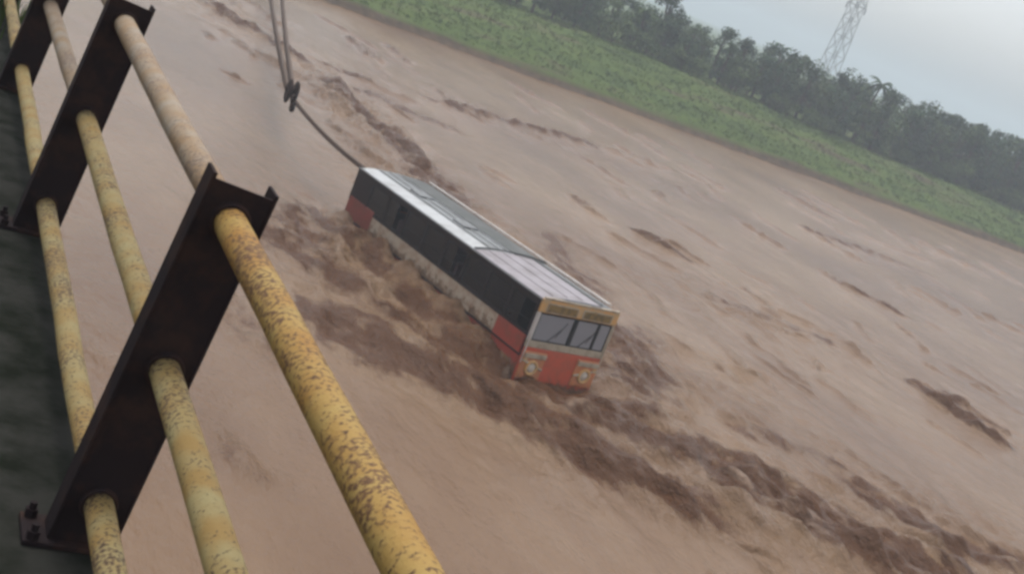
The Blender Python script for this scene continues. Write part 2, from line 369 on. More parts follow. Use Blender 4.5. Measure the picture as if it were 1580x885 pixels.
# crests and troughs that can be picked out: x0, y0, x1, y1, half width, height
RIDGES = [
    (14.4, 26.3, 17.2, 22.4, 0.45, 0.26), (17.0, 22.6, 20.6, 20.4, 0.5, 0.30), (12.4, 28.4, 14.6, 24.6, 0.5, 0.20), (14.6, 24.8, 16.9, 21.2, 0.4, 0.20),
    (19.6, 22.4, 22.6, 20.6, 0.5, 0.26), (22.2, 22.2, 25.0, 20.8, 0.45, 0.24), (24.2, 22.8, 27.4, 21.6, 0.4, 0.20), (18.4, 26.4, 21.4, 24.2, 0.45, 0.22),
    (21.0, 28.4, 23.6, 26.6, 0.35, 0.15), (36.1, 36.4, 36.35, 32.2, 0.28, 0.34), (37.6, 36.4, 37.9, 33.6, 0.22, 0.22), (30.3, 49.2, 31.1, 46.6, 0.3, 0.30),
    (19.7, 65.0, 19.2, 56.0, 0.55, 0.30), (18.6, 60.0, 18.2, 50.0, 0.5, 0.28), (20.8, 57.0, 19.8, 48.0, 0.45, 0.22), (17.2, 49.0, 18.4, 40.0, 0.5, 0.24),
    (15.2, 75.2, 18.6, 66.0, 0.5, 0.26), (21.5, 66.0, 24.5, 64.0, 0.6, 0.24), (27.0, 67.0, 31.0, 68.2, 0.5, 0.26), (32.0, 68.6, 37.8, 70.8, 0.5, 0.22),
    (39.0, 71.0, 45.0, 72.0, 0.6, 0.16), (29.5, 39.8, 32.5, 38.4, 0.3, 0.16), (33.0, 42.4, 34.6, 40.6, 0.3, 0.16), (44.0, 52.0, 45.6, 49.0, 0.3, 0.22),
    (24.2, 33.2, 25.8, 31.8, 0.4, 0.16), (52.0, 66.0, 58.0, 65.0, 0.5, 0.18), (10.2, 34.0, 12.6, 31.0, 0.4, 0.16), (9.6, 30.5, 12.0, 27.2, 0.4, 0.16),
    (11.6, 28.8, 13.4, 25.4, 0.35, 0.18), (13.6, 24.2, 14.6, 22.6, 0.3, 0.16), (60.0, 72.0, 66.0, 70.0, 0.5, 0.18), (21.0, 21.2, 23.4, 19.4, 0.4, 0.2),
    (24.0, 44.0, 25.4, 40.0, 0.3, 0.15), (20.5, 44.0, 21.6, 38.5, 0.4, 0.2), (19.2, 36.5, 20.6, 31.5, 0.4, 0.2),
]
_rg = random.Random(77); STREAKS = []
for _ in range(170):
    y_ = 17 + 72 * _rg.random() ** 1.5; x_ = _rg.uniform(0.16, 1.06) * y_ * 0.98 + 2
    if (12.2 < x_ < 18.5 and 26 < y_ < 38) or (x_ < 14 and y_ < 26) or (x_ < 13 and _rg.random() < 0.6): continue
    l_ = _rg.uniform(0.8, 3.2) * (0.6 + y_ / 50); a_ = R(-88 + _rg.gauss(0, 13)); k_ = 0.7 + y_ / 70
    STREAKS.append((x_, y_, x_ + l_ * math.cos(a_), y_ + l_ * math.sin(a_), _rg.uniform(0.09, 0.2) * k_, _rg.uniform(0.05, 0.13) * k_))
BLOBS = [  # broken water: cx, cy, rx, ry, strength
    (19.5, 22.5, 6.0, 3.2, 1.0), (14.0, 26.0, 3.0, 4.2, 0.75), (26.0, 23.0, 5.0, 3.0, 0.7), (19.5, 30.0, 2.2, 5.5, 0.7), (22.5, 30.0, 4.0, 4.0, 0.55),
    (18.8, 56.0, 2.4, 12.0, 0.8), (17.5, 43.0, 2.4, 6.0, 0.8), (11.8, 31.0, 2.0, 4.5, 0.6), (30.0, 40.0, 7.0, 6.0, 0.3), (16.5, 72.0, 4.0, 6.0, 0.5),
    (32.0, 68.0, 9.0, 4.0, 0.35), (37.0, 34.5, 3.0, 4.0, 0.35), (5.5, 22.0, 1.5, 2.0, 0.2), (12.4, 32.5, 1.7, 5.5, 1.0), (18.6, 33.0, 1.7, 5.5, 0.95), (16.6, 25.6, 2.6, 1.4, 1.0),
]
def turb(X, Y):
    T = np.zeros_like(X)
    for cx, cy, rx, ry, s in BLOBS: T = np.maximum(T, s * np.exp(-(((X - cx) / rx) ** 2 + ((Y - cy) / ry) ** 2)))
    return T
CHURN_SHADES = [  # dark wave troughs and churned mud painted into the water colour: x0, y0, x1, y1, half width, strength
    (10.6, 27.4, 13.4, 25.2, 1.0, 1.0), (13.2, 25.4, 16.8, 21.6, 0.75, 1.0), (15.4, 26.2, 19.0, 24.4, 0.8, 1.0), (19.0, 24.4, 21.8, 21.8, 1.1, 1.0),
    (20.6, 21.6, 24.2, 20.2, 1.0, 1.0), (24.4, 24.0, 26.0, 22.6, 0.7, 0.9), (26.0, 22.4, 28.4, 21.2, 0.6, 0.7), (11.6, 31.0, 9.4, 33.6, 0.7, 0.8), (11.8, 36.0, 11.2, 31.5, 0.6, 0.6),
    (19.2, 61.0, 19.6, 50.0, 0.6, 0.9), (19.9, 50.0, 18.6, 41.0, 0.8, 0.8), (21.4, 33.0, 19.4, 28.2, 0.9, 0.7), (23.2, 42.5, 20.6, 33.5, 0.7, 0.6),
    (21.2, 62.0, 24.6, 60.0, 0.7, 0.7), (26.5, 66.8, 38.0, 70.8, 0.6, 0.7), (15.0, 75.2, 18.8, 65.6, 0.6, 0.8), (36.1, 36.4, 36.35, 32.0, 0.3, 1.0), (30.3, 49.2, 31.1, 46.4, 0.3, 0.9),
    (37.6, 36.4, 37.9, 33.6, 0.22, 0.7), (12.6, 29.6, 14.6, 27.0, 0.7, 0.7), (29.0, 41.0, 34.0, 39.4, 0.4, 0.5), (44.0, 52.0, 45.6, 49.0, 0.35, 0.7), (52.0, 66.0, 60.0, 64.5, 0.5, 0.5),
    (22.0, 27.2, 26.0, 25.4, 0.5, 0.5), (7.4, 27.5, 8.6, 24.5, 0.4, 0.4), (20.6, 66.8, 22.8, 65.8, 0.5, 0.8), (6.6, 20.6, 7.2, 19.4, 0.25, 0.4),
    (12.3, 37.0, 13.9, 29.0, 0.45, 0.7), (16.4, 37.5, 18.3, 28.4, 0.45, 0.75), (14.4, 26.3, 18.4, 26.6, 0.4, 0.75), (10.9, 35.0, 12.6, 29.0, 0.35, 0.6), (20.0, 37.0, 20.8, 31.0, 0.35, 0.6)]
froth = None; churn_shade = None
def waves(X, Y):
    global froth, churn_shade
    fade = np.clip((110 - np.abs(X - 40)) / 30, 0, 1) * np.clip((Y - 8) / 6, 0, 1) 
    T = turb(X, Y)
    a = R(9); U = X * math.cos(a) + Y * math.sin(a); W = -X * math.sin(a) + Y * math.cos(a)
    wx = U + 0.5 * perlin(X / 3.1, Y / 5.3); wy = W + 0.8 * perlin(X / 4.3 + 9, Y / 4.1)
    patch = 0.45 + 0.9 * np.clip(perlin(X / 9 + 3, Y / 13 + 7) + 0.35, 0, 1)
    Z = patch * (0.055 * perlin(wx / 1.5, wy / 4.2) + 0.030 * perlin(wx / 0.62 + 5, wy / 1.7) + 0.014 * perlin(wx / 0.3, wy / 0.75))
    Z += 0.07 * perlin(X / 7 + 2, Y / 6 + 4)
    rid = 1 - np.abs(perlin(wx / 1.25 + 11, wy / 2.9)) * 2.2
    Z += T * (0.11 * perlin(wx / 0.26 + 3, wy / 0.42) + 0.26 * np.clip(rid, -0.5, 1) + 0.17 * perlin(wx / 0.7, wy / 1.3 + 3) + 0.10 * perlin(wx / 0.33 + 8, wy / 0.55) - 0.08)
    F = T * np.clip(rid, 0, 1)
    for x0, y0, x1, y1, hw, h in RIDGES + STREAKS:
        L = math.hypot(x1 - x0, y1 - y0); dx, dy = (x1 - x0) / L, (y1 - y0) / L
        sel = (X > min(x0, x1) - 3) & (X < max(x0, x1) + 3) & (Y > min(y0, y1) - 3) & (Y < max(y0, y1) + 3)
        if not sel.any(): continue
        xs_, ys_ = X[sel], Y[sel]
        t = (xs_ - x0) * dx + (ys_ - y0) * dy
        n = (xs_ - x0) * -dy + (ys_ - y0) * dx
        n = n + 0.35 * perlin(xs_ / 1.3 + 20, ys_ / 1.3) + 0.12 * perlin(xs_ / 0.4, ys_ / 0.4 + 6)
        env = np.clip((t + 0.6) / 1.2, 0, 1) * np.clip((L + 0.6 - t) / 1.2, 0, 1)
        env = env * env * (3 - 2 * env) * (0.75 + 0.7 * perlin(xs_ / 1.1 + 2, ys_ / 0.9))
        s = n / hw
        Z[sel] += h * env * (np.exp(-s * s) - 0.75 * np.exp(-(s - 1.6) ** 2) * 0.7)
        F[sel] = np.maximum(F[sel], 0.55 * env * np.exp(-s * s))
    # water heaped against the bus: upstream side, and the bow in front of the nose
    px, py = X - FC.x, Y - FC.y
    bx = px * ax.x + py * ax.y; by = px * ay.x + py * ay.y
    ox = np.maximum(np.maximum(bx, -BUS_L - bx), 0); oy = np.maximum(np.abs(by) - BUS_W / 2, 0)
    d = np.hypot(ox, oy)
    near = np.exp(-(d / 0.7) ** 2)
    side = np.clip((-by + 0.6) / 1.0, 0, 1)
    rear = np.clip((-bx - 1.0) / 6.0, 0, 1)
    Z += near * (0.05 - 0.2 * np.clip((bx + 0.2) / 0.3, 0, 1) + 0.30 * side * np.clip((-bx - 0.1) / 1.0, 0, 1) * np.clip((BUS_L + 0.4 + bx) / 2.5, 0.35, 1) + 0.40 * perlin(X / 0.9, Y / 0.9) + 0.12 * perlin(X / 0.36, Y / 0.36))
    F = np.maximum(F, 1.0 * np.exp(-(d / 0.45) ** 2) * (0.6 + 0.9 * perlin(X / 0.5 + 4, Y / 0.5)))
    froth = np.clip(F * fade, 0, 1)
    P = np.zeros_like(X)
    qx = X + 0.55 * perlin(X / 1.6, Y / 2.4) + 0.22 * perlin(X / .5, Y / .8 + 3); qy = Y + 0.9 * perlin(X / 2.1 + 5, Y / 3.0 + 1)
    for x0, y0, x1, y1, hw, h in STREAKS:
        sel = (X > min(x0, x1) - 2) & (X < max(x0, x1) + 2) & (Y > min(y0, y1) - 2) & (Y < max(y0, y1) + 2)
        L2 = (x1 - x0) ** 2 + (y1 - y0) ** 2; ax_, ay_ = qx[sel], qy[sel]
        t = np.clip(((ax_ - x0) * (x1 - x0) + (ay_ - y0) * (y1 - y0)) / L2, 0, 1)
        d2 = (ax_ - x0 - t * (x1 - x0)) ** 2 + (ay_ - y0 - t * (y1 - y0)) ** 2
        P[sel] = np.maximum(P[sel], 1.9 * h * np.exp(-(d2 / (1.2 * hw) ** 2)))  # each streak's dark face is painted in as well
    for x0, y0, x1, y1, hw, st in CHURN_SHADES:
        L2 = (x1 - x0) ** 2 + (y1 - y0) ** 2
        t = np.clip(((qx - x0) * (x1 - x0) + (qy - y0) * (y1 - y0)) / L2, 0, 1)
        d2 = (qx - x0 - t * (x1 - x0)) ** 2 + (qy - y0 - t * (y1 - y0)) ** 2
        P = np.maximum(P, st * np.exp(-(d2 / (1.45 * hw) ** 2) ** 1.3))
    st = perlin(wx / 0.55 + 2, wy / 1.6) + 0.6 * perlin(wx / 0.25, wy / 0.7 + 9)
    churn_shade = np.clip(P * (0.8 + 0.75 * st), 0, 1)
    Z += 0.15 * P * (perlin(wx / 0.5 + 31, wy / 1.1) + 0.6 * perlin(wx / 0.24, wy / 0.5)) + 0.10 * P * (1 - 2.4 * np.abs(perlin(wx / 0.9 + 3, wy / 1.8 + 8)))
    return Z * fade
wme, WX, WY, WZ = grid_mesh('river_water', gx, gy, waves)
att = wme.attributes.new('froth', 'FLOAT', 'POINT'); att.data.foreach_set('value', froth.astype(np.float32).ravel())
att = wme.attributes.new('churn_shade', 'FLOAT', 'POINT'); att.data.foreach_set('value', churn_shade.astype(np.float32).ravel())
tag(link('river_water', wme, M['water']), kind='structure')

# ------------------------------------------------------------------ far bank
def bank_z(X, Y):
    e = 98.0 + 0.7 * perlin(X / 9.0, X * 0 + 0.5) + 0.35 * perlin(X / 2.6, X * 0 + 3.5)
    d = Y - e
    z = -1.2 + 1.2 * np.clip((d + 4) / 4, 0, 1)
    z += 0.75 * np.clip(d / 0.9, 0, 1) ** 0.7
    rise = 2.6 + 1.0 * np.exp(-((X - 62) / 22) ** 2)
    t = np.clip((d - 0.9) / 14, 0, 1); z += (rise - 0.5) * t * (1.6 - 0.6 * t)
    z += 1.2 * np.clip((d - 16) / 60, 0, 1)
    bump = np.clip(d / 2, 0, 1)
    return z + bump * (0.28 * perlin(X / 5, Y / 5) + 0.14 * perlin(X / 1.7, Y / 1.7))
tx = [-1600, -900, -400, -150, -60, -20] + list(np.arange(0, 160, 0.5)) + [165, 175, 190, 220, 270, 350, 500, 900, 1600]
ty = list(np.arange(93, 122, 0.35)) + [123, 125, 128, 132, 137, 143, 150, 160, 175, 195, 220, 260, 320, 450, 700, 1100, 1600]
tme, *_ = grid_mesh('ground', tx, ty, bank_z)
tag(link('ground', tme, M['ground']), kind='structure')
def gz(x, y): return float(bank_z(np.array([[x]], float), np.array([[y]], float))[0, 0])
# near bank, behind the camera
nme, *_ = grid_mesh('near_bank', [-1600, -400, -100, -40, 0, 40, 100, 400, 1600], [-600, -200, -120, -90, -75, -68, -62, -58],
                    lambda X, Y: np.clip((-60 - Y) * 0.45, -1, 5.6))
tag(link('near_bank', nme, M['ground']), kind='structure')

# ---- grass on the bank
def blades(name, pts, h0, h1, wd, mtl, rng, per=5):
    co, fc = [], []
    for (x, y, z) in pts:
        for _ in range(per):
            a = rng.random() * 6.283; h = h0 + (h1 - h0) * rng.random(); l = rng.uniform(-0.5, 0.5) * h; la = rng.random() * 6.283
            px, py = x + rng.gauss(0, 0.12), y + rng.gauss(0, 0.12); dx, dy = wd * math.cos(a), wd * math.sin(a)
            i = len(co)
            co += [(px - dx, py - dy, z - 0.05), (px + dx, py + dy, z - 0.05), (px + l * math.cos(la), py + l * math.sin(la), z + h)]
            fc.append((i, i + 1, i + 2))
    me = bpy.data.meshes.new(name); me.from_pydata(co, [], fc)
    return link(name, me, mtl)
rng = random.Random(3)
px = np.array([rng.uniform(14, 130) for _ in range(12000)]); py = np.array([98.9 + 20 * rng.random() ** 1.1 for _ in range(12000)])
pz = bank_z(px[None, :], py[None, :])[0]
keep = pz > 0.55
go = blades('bank_grass', list(zip(px[keep], py[keep], pz[keep])), 0.08, 0.26, 0.035, M['blade'], rng, 6)
tag(go, 'rough green grass growing on the far river bank', 'grass', kind='stuff')

# ---- trees
def crown_mesh(name, clumps, nleaf, size, mtl, rng):
    """leaf-clump cards spread through and over the shells of overlapping clumps"""
    co, fc = [], []
    for (cx, cy, cz, rx, rz) in clumps:
        k = max(20, int(nleaf * rx * rx * 0.28))
        for _ in range(k):
            v = Vector((rng.gauss(0, 1), rng.gauss(0, 1), rng.gauss(0, 1))).normalized()
            r = 0.55 + 0.5 * rng.random() ** 0.7
            p = Vector((cx + v.x * rx * r, cy + v.y * rx * r, cz + v.z * rz * r))
            nrm = (v + Vector((rng.gauss(0, .5), rng.gauss(0, .5), rng.gauss(0, .5) + 0.35))).normalized()
            u = nrm.orthogonal().normalized(); u = Matrix.Rotation(rng.random() * 6.283, 3, nrm) @ u; t = nrm.cross(u)
            s = size * rng.uniform(0.55, 1.25)
            i = len(co)
            co += [p - u * s, p + t * s * 0.55 + u * s * 0.1 - nrm * s * 0.12, p + u * s, p - t * s * 0.55 - nrm * s * 0.12]
            fc.append((i, i + 1, i + 2, i + 3))
    me = bpy.data.meshes.new(name); me.from_pydata([tuple(c) for c in co], [], fc); me.materials.append(mtl)
    return me

def make_tree(name, h, spread, style, mtl, seed, label, cat='tree', group=None, nleaf=420, leaf=0.17):
    rng = random.Random(seed)
    root = empty(name)
    tr = nb(); limbs = []
    th = h * (0.42 if style != 'bush' else 0.15)
    bend = [V(0, 0, -0.4), V(rng.uniform(-.15, .15), rng.uniform(-.15, .15), th * .5), V(rng.uniform(-.3, .3), rng.uniform(-.3, .3), th)]
    r0 = 0.03 * h
    tube(tr, bend + [V(bend[2].x * 1.2, bend[2].y * 1.2, h * 0.78)], [r0 * 1.2, r0, r0 * .75, r0 * .25], 7)
    clumps = []
    n = {'round': 19, 'tall': 27, 'flat': 14, 'bush': 9, 'ragged': 19}[style]
    for i in range(n):
        a = i * 2.4 + rng.uniform(-.4, .4)
        if style == 'tall': q = rng.random(); z = h * (0.18 + 0.76 * q); rr = spread * (0.75 - 0.55 * q) * rng.uniform(.5, 1)
        elif style == 'flat': z = h * rng.uniform(0.72, 0.92); rr = spread * rng.uniform(.25, 1.0)
        elif style == 'bush': z = h * rng.uniform(0.2, 0.75); rr = spread * rng.uniform(.2, .85)
        elif style == 'ragged': q = rng.random(); z = h * (0.14 + 0.8 * q); rr = spread * rng.uniform(.15, .9) * (1.1 - .5 * q)
        else: q = rng.random(); z = h * (0.16 + 0.74 * q); rr = spread * math.sin(math.pi * (0.2 + 0.62 * q)) * rng.uniform(.3, .85)
        s = spread * rng.uniform(0.26, 0.46) * (0.8 if style in ('ragged', 'tall') else 1)
        clumps.append((rr * math.cos(a), rr * math.sin(a), z, s, s * (0.5 if style == 'flat' else 0.78)))
        if i % 2 == 0:
            b0 = bend[2] if style != 'bush' else bend[1]
            tube(tr, [b0, b0.lerp(V(rr * math.cos(a), rr * math.sin(a), z), .55) + V(0, 0, .12 * h * .3), V(rr * math.cos(a), rr * math.sin(a), z)], [r0 * .45, r0 * .3, r0 * .1], 5)
    link('trunk', tr, M['bark'], root)
    link('crown', crown_mesh('crown', clumps, nleaf, leaf * (h / 6) ** .5, mtl, rng), None, root)
    tag(root, label, cat, group)
    return root

G_T = 'leafy trees of the wood on the far bank'
L_T = 'leafy tree in the hazy dark green wood along the far bank'
L_B = 'low green bush at the foot of the far bank wood'
protos = [make_tree('leafy_tree', 6.4, 2.7, 'round', M['leaf_dark'], 1, L_T, group=G_T),
          make_tree('leafy_tree', 6.9, 2.3, 'ragged', M['leaf_mid'], 2, L_T, group=G_T),
          make_tree('leafy_tree', 7.4, 2.0, 'tall', M['leaf_dark'], 3, L_T, group=G_T),
          make_tree('leafy_tree', 6.0, 3.0, 'round', M['leaf_mid'], 4, L_T, group=G_T),
          make_tree('leafy_tree', 6.6, 2.6, 'ragged', M['leaf_dark'], 5, L_T, group=G_T)]
bprotos = [make_tree('bank_bush', 2.6, 1.7, 'bush', M['leaf_bush'], 11, L_B, 'bush', 'bushes at the foot of the wood', 520, 0.2),
           make_tree('bank_bush', 2.2, 1.9, 'bush', M['leaf_mid'], 12, L_B, 'bush', 'bushes at the foot of the wood', 520, 0.2)]
used = set()
def put(ps, i, x, y, s, rz, sz=1.0):
    p = ps[i]
    if id(p) in used: o = copy_tree(p)
    else: o = p; used.add(id(p))
    o.location = (x, y, gz(x, y)); o.rotation_euler = (0, 0, rz); o.scale = (s, s, s * sz)
    return o
rng = random.Random(21)
def top_at(x):               # height of the skyline along the bank, as seen over the water
    return 9.0 + 1.6 * max(0, (x - 70) / 50)
k = 0
x = 38.0
while x < 142:               # front row
    y = 116.8 + rng.uniform(-1.2, 2.2); i = k % 5
    h = [6.4, 6.9, 7.4, 6.0, 6.6][i]
    want = (top_at(x) - gz(x, y)) * rng.uniform(0.66, 0.92)
    tag(put(protos, i, x, y, want / h, rng.random() * 6.28), 'leafy tree in the front row of the wood, facing the grassy bank', None, 'front row trees of the wood'); k += 1
    x += rng.uniform(1.5, 2.6)
x = 42.0
while x < 160:               # skyline row
    y = 124 + rng.uniform(-2, 3); i = (k * 3 + 1) % 5
    h = [6.4, 6.9, 7.4, 6.0, 6.6][i]
    want = (top_at(x * 120 / y) - 9.3) * y / 120 + 9.3 - gz(x, y) + rng.uniform(-0.8, 0.35)
    tag(put(protos, i, x, y, want / h, rng.random() * 6.28), 'leafy tree whose crown forms the skyline of the hazy wood', None, 'skyline trees of the wood'); k += 1
    x += rng.uniform(1.8, 3.0)
x = 60.0
while x < 190:               # behind it
    y = 136 + rng.uniform(-3, 4); i = (k * 2 + 1) % 5
    h = [6.4, 6.9, 7.4, 6.0, 6.6][i]
    want = (top_at(x * 120 / y) - 9.3) * y / 120 + 9.3 - gz(x, y) + rng.uniform(-1.2, 0.1)
    tag(put(protos, i, x, y, want / h, rng.random() * 6.28), 'leafy tree at the back of the wood, mostly hidden by nearer crowns', None, 'back trees of the wood'); k += 1
    x += rng.uniform(3.5, 5.5)
for j in range(45):
    x = rng.uniform(40, 140); y = 119.5 + rng.uniform(-1.5, 3)
    tag(put(bprotos, j % 2, x, y, rng.uniform(0.9, 1.3), rng.random() * 6.28), 'bush in the shade between the trunks of the wood', None, 'bushes inside the wood')
for j in range(60):
    x = rng.uniform(52, 138); y = 114.6 + rng.uniform(-0.9, 2.0)
    tag(put(bprotos, j % 2, x, y, rng.uniform(0.45, 1.05), rng.random() * 6.28), L_B, None, 'bushes at the foot of the wood')

def place(o, px_x, y, top):   # one-off trees
    o.location = (px_x, y, gz(px_x, y)); return o
t1 = make_tree('tall_tree', 7.6, 2.6, 'round', M['leaf_dark'], 31, 'tallest bluish tree rising where the wood meets the sky, top cut by the photo')
place(t1, 68.0, 121, 0); t1.scale = (1.0, 1.0, 1.0)
t2 = make_tree('flat_topped_tree', 7.1, 3.1, 'flat', M['leaf_dark'], 33, 'broad flat-topped dark tree standing out on the right part of the skyline')
place(t2, 109.5, 122, 0)
t3 = make_tree('round_tree', 7.0, 1.7, 'round', M['leaf_dark'], 35, 'rounded tree crown poking above the skyline left of the pylon')
place(t3, 82.5, 121, 0); t3.scale = (1.4, 1.4, 0.96)
# palm
def make_palm():
    rng = random.Random(5); root = empty('palm_tree')
    tr = nb(); tube(tr, [V(0, 0, -.3), V(.15, .05, 2.5), V(.4, .1, 5.0), V(.8, .1, 7.2)], [.2, .15, .13, .11], 8); link('trunk', tr, M['bark'], root)
    for j in range(15):
        bm = nb(); a = j * 2.4; L = rng.uniform(1.5, 2.1); up = rng.uniform(.1, 1.0); prev = None
        for q in range(7):
            t = q / 6; r = L * t; z = 7.2 + up * L * t - 1.25 * L * t * t * (0.6 + .3 * (1 - up)); wd = 0.26 * math.sin(math.pi * (0.12 + .85 * t)) + .02
            c = V(.8 + r * math.cos(a), .1 + r * math.sin(a), z); s = V(-math.sin(a), math.cos(a), 0)
            ring = [bm.verts.new(c - s * wd - V(0, 0, wd * .7)), bm.verts.new(c), bm.verts.new(c + s * wd - V(0, 0, wd * .7))]
            if prev:
                bm.faces.new([prev[0], prev[1], ring[1], ring[0]]); bm.faces.new([prev[1], prev[2], ring[2], ring[1]])
            prev = ring
        link('frond', bm, M['leaf_dark'], root)
    return tag(root, 'small palm with spreading fronds on the skyline right of the pylon', 'palm tree')
pm = make_palm(); pm.location = (94.4, 120, gz(94.4, 120)); pm.scale = (.85, .85, 0.93)

# ------------------------------------------------------------------ pylon
def make_pylon():
    root = empty('power_pylon', (168.1, 230, 4.0))
    def wdt(z): return 1.7 - 1.0 * min(z / 30, 1)
    lv = [0, 4, 8, 12, 15.5, 18.5, 21.5, 24.5, 27.5, 30, 33]
    for sx in (-1, 1):
        for sy in (-1, 1):
            bm = nb(); tube(bm, [V(sx * wdt(z), sy * wdt(z), z) for z in lv], 0.09, 5); link('leg', bm, M['pylon'], root)
    for a, b in zip(lv, lv[1:]):
        wa, wb = wdt(a), wdt(b)
        for (s0, s1) in (((-1, -1), (1, -1)), ((1, -1), (1, 1)), ((1, 1), (-1, 1)), ((-1, 1), (-1, -1))):
            bm = nb()
            tube(bm, [V(s0[0] * wa, s0[1] * wa, a), V(s1[0] * wb, s1[1] * wb, b)], 0.065, 4)
            tube(bm, [V(s1[0] * wa, s1[1] * wa, a), V(s0[0] * wb, s0[1] * wb, b)], 0.065, 4)
            tube(bm, [V(s0[0] * wb, s0[1] * wb, b), V(s1[0] * wb, s1[1] * wb, b)], 0.05, 4)
            link('bracing', bm, M['pylon'], root)
    for z, L in ((18.5, 2.4), (24.5, 2.8), (30, 2.3)):
        for s in (-1, 1):
            bm = nb(); w0 = wdt(z)
            for sy in (-1, 1):
                tube(bm, [V(s * w0, sy * w0, z), V(s * L, 0, z)], 0.09, 4); tube(bm, [V(s * w0, sy * w0, z + 1.3), V(s * L, 0, z)], 0.07, 4)
            a_ = link('cross_arm', bm, M['pylon'], root)
            bm = nb(); tube(bm, [V(s * L, 0, z), V(s * L, 0, z - 1.2)], 0.1, 6); link('insulator', bm, M['iron'], a_)
    return tag(root, 'grey steel lattice pylon standing behind the far bank trees', 'pylon')
make_pylon()

# ------------------------------------------------------------------ bridge
br = empty('road_bridge', (0, 0, 0))
tag(br, 'dark mossy concrete road bridge edge under the railing', 'bridge')
Y0, Y1 = -62.0, 112.0
ZK = H - 1.49
bm = nb(); box(bm, -0.15, 0.70, Y0, Y1, ZK - 0.42, ZK, 0.025); link('kerb', bm, M['deck'], br)
bm = nb(); box(bm, -8.4, -0.153, Y0, Y1, ZK - 0.42, ZK - 0.2, 0.0); link('deck_slab', bm, M['deck'], br)
for gxx in (-7.2, -4.2, -1.0):
    bm = nb(); box(bm, gxx - 0.22, gxx + 0.22, Y0, Y1, ZK - 1.75, ZK - 0.423); link('girder', bm, M['pier'], br)
for yy in (-40, -18, 4, 26, 48, 70, 92):
    p = link('pier_cap', box(nb(), -8.0, 0.2, yy - 0.6, yy + 0.6, ZK - 2.4, ZK - 1.753, 0.05), M['pier'], br)
    link('pier_column', tube(nb(), [V(-4.0, yy, -1.5), V(-4.0, yy, ZK - 2.403)], 0.85, 24), M['pier'], br, True)

# railing: I-section posts that lean a little outwards, three pipes through their webs
rl = empty('bridge_railing', (0.62, 2.62, ZK))
tag(rl, 'bridge railing of dark steel posts and three rusty yellow pipes', 'railing')
TOPX, TOPZ = 0.71, H - 0.72
rails = [(0.71, H - 0.72), (0.684, H - 1.058), (0.647, H - 1.382)]
lean = math.atan2(0.71 - 0.647, 1.382 - 0.72)
def post_mesh():
    bm = nb(); hgt = (TOPZ - ZK) / math.cos(lean) + 0.085
    box(bm, -0.0622, 0.0622, -0.034, -0.026, 0.0, hgt - 0.012)
    box(bm, -0.071, -0.0625, -0.036, 0.036, 0.0, hgt, 0.002)
    box(bm, 0.0625, 0.071, -0.036, 0.036, 0.0, hgt, 0.002)
    me = bpy.data.meshes.new('post'); bm.to_mesh(me); bm.free(); me.materials.append(M['post']); return me
pmesh = post_mesh()
bx0 = TOPX - math.tan(lean) * (TOPZ - ZK)
bpm = nb(); box(bpm, -0.12, 0.062, -0.06, 0.06, 0.0, 0.012, 0.002); bpme = bpy.data.meshes.new('base_plate'); bpm.to_mesh(bpme); bpm.free(); bpme.materials.append(M['post'])
bom = nb(); tube(bom, [V(0, 0, 0.012), V(0, 0, 0.03)], 0.014, 6); tube(bom, [V(0, 0, 0.03), V(0, 0, 0.045)], 0.008, 6)
bome = bpy.data.meshes.new('bolt'); bom.to_mesh(bome); bom.free(); bome.materials.append(M['post'])
BAY = 1.98
ys = [2.62 + BAY * i for i in range(-3, 22)]
inv = Matrix.Translation(-Vector(rl.location))
for y in ys:
    o = link('post', pmesh, None, rl); o.location = (bx0 - rl.location.x, y - 2.62, 0); o.rotation_euler = (0, lean, 0)
    b_ = link('base_plate', bpme, None, rl); b_.location = (bx0 - rl.location.x, y - 2.62, 0.001)
    for sx in (-0.1,):
        for sy in (-0.045, 0.045):
            q = link('bolt', bome, None, b_); q.location = (sx, sy, 0)
def pipe_mesh(rad, mtl, seed):
    rg = random.Random(seed)
    bm = nb(); n = 8
    pts = [V(rg.uniform(-.003, .003) * math.sin(math.pi * i / n), 0.0045 + (BAY - 0.009) * i / n, -0.004 * math.sin(math.pi * i / n)) for i in range(n + 1)]
    tube(bm, pts, rad, 20)
    me = bpy.data.meshes.new('rail'); bm.to_mesh(me); bm.free(); me.materials.append(mtl)
    for p in me.polygons: p.use_smooth = len(p.vertices) == 4
    return me
pmy = {m_: [pipe_mesh(r_, M[m_], s) for s, r_ in enumerate((0.0340, 0.0322, 0.0312))] for m_ in ('yellow', 'yellow_pale', 'paler')}
for bi, y in enumerate(ys[:-1]):
    for ri, (rx, rz) in enumerate(rails):
        nm = 'yellow' if ri == 0 else 'yellow_pale'
        if y > 2.5 and ri == 0: nm = 'paler'
        if y > 4.5 and ri == 1: nm = 'paler'
        o = link('rail', pmy[nm][ri], None, rl); o.location = (rx - rl.location.x, y - 2.62, rz - ZK)
        if nm == 'paler' and 2.5 < y < 4.0: o['label'] = 'paler pinkish grey top pipe of the second bay'
def shade_ring_mesh(rad):  # dark weld-like ring that paints the shadow where pipe meets post
    bm = nb(); n = 20; prof = [(-.046, rad), (-.046, rad + .006), (-.038, rad + .009), (-.034, rad + .009)]
    rings = [[bm.verts.new((r_ * math.cos(6.2832 * k / n), y_, r_ * math.sin(6.2832 * k / n))) for k in range(n)] for y_, r_ in prof]
    for r0, r1 in zip(rings, rings[1:]):
        for k in range(n): bm.faces.new([r0[k], r0[(k + 1) % n], r1[(k + 1) % n], r1[k]])
    bmesh.ops.recalc_face_normals(bm, faces=bm.faces)
    me = bpy.data.meshes.new('joint_shade_ring'); bm.to_mesh(me); bm.free(); me.materials.append(M['post']); return me
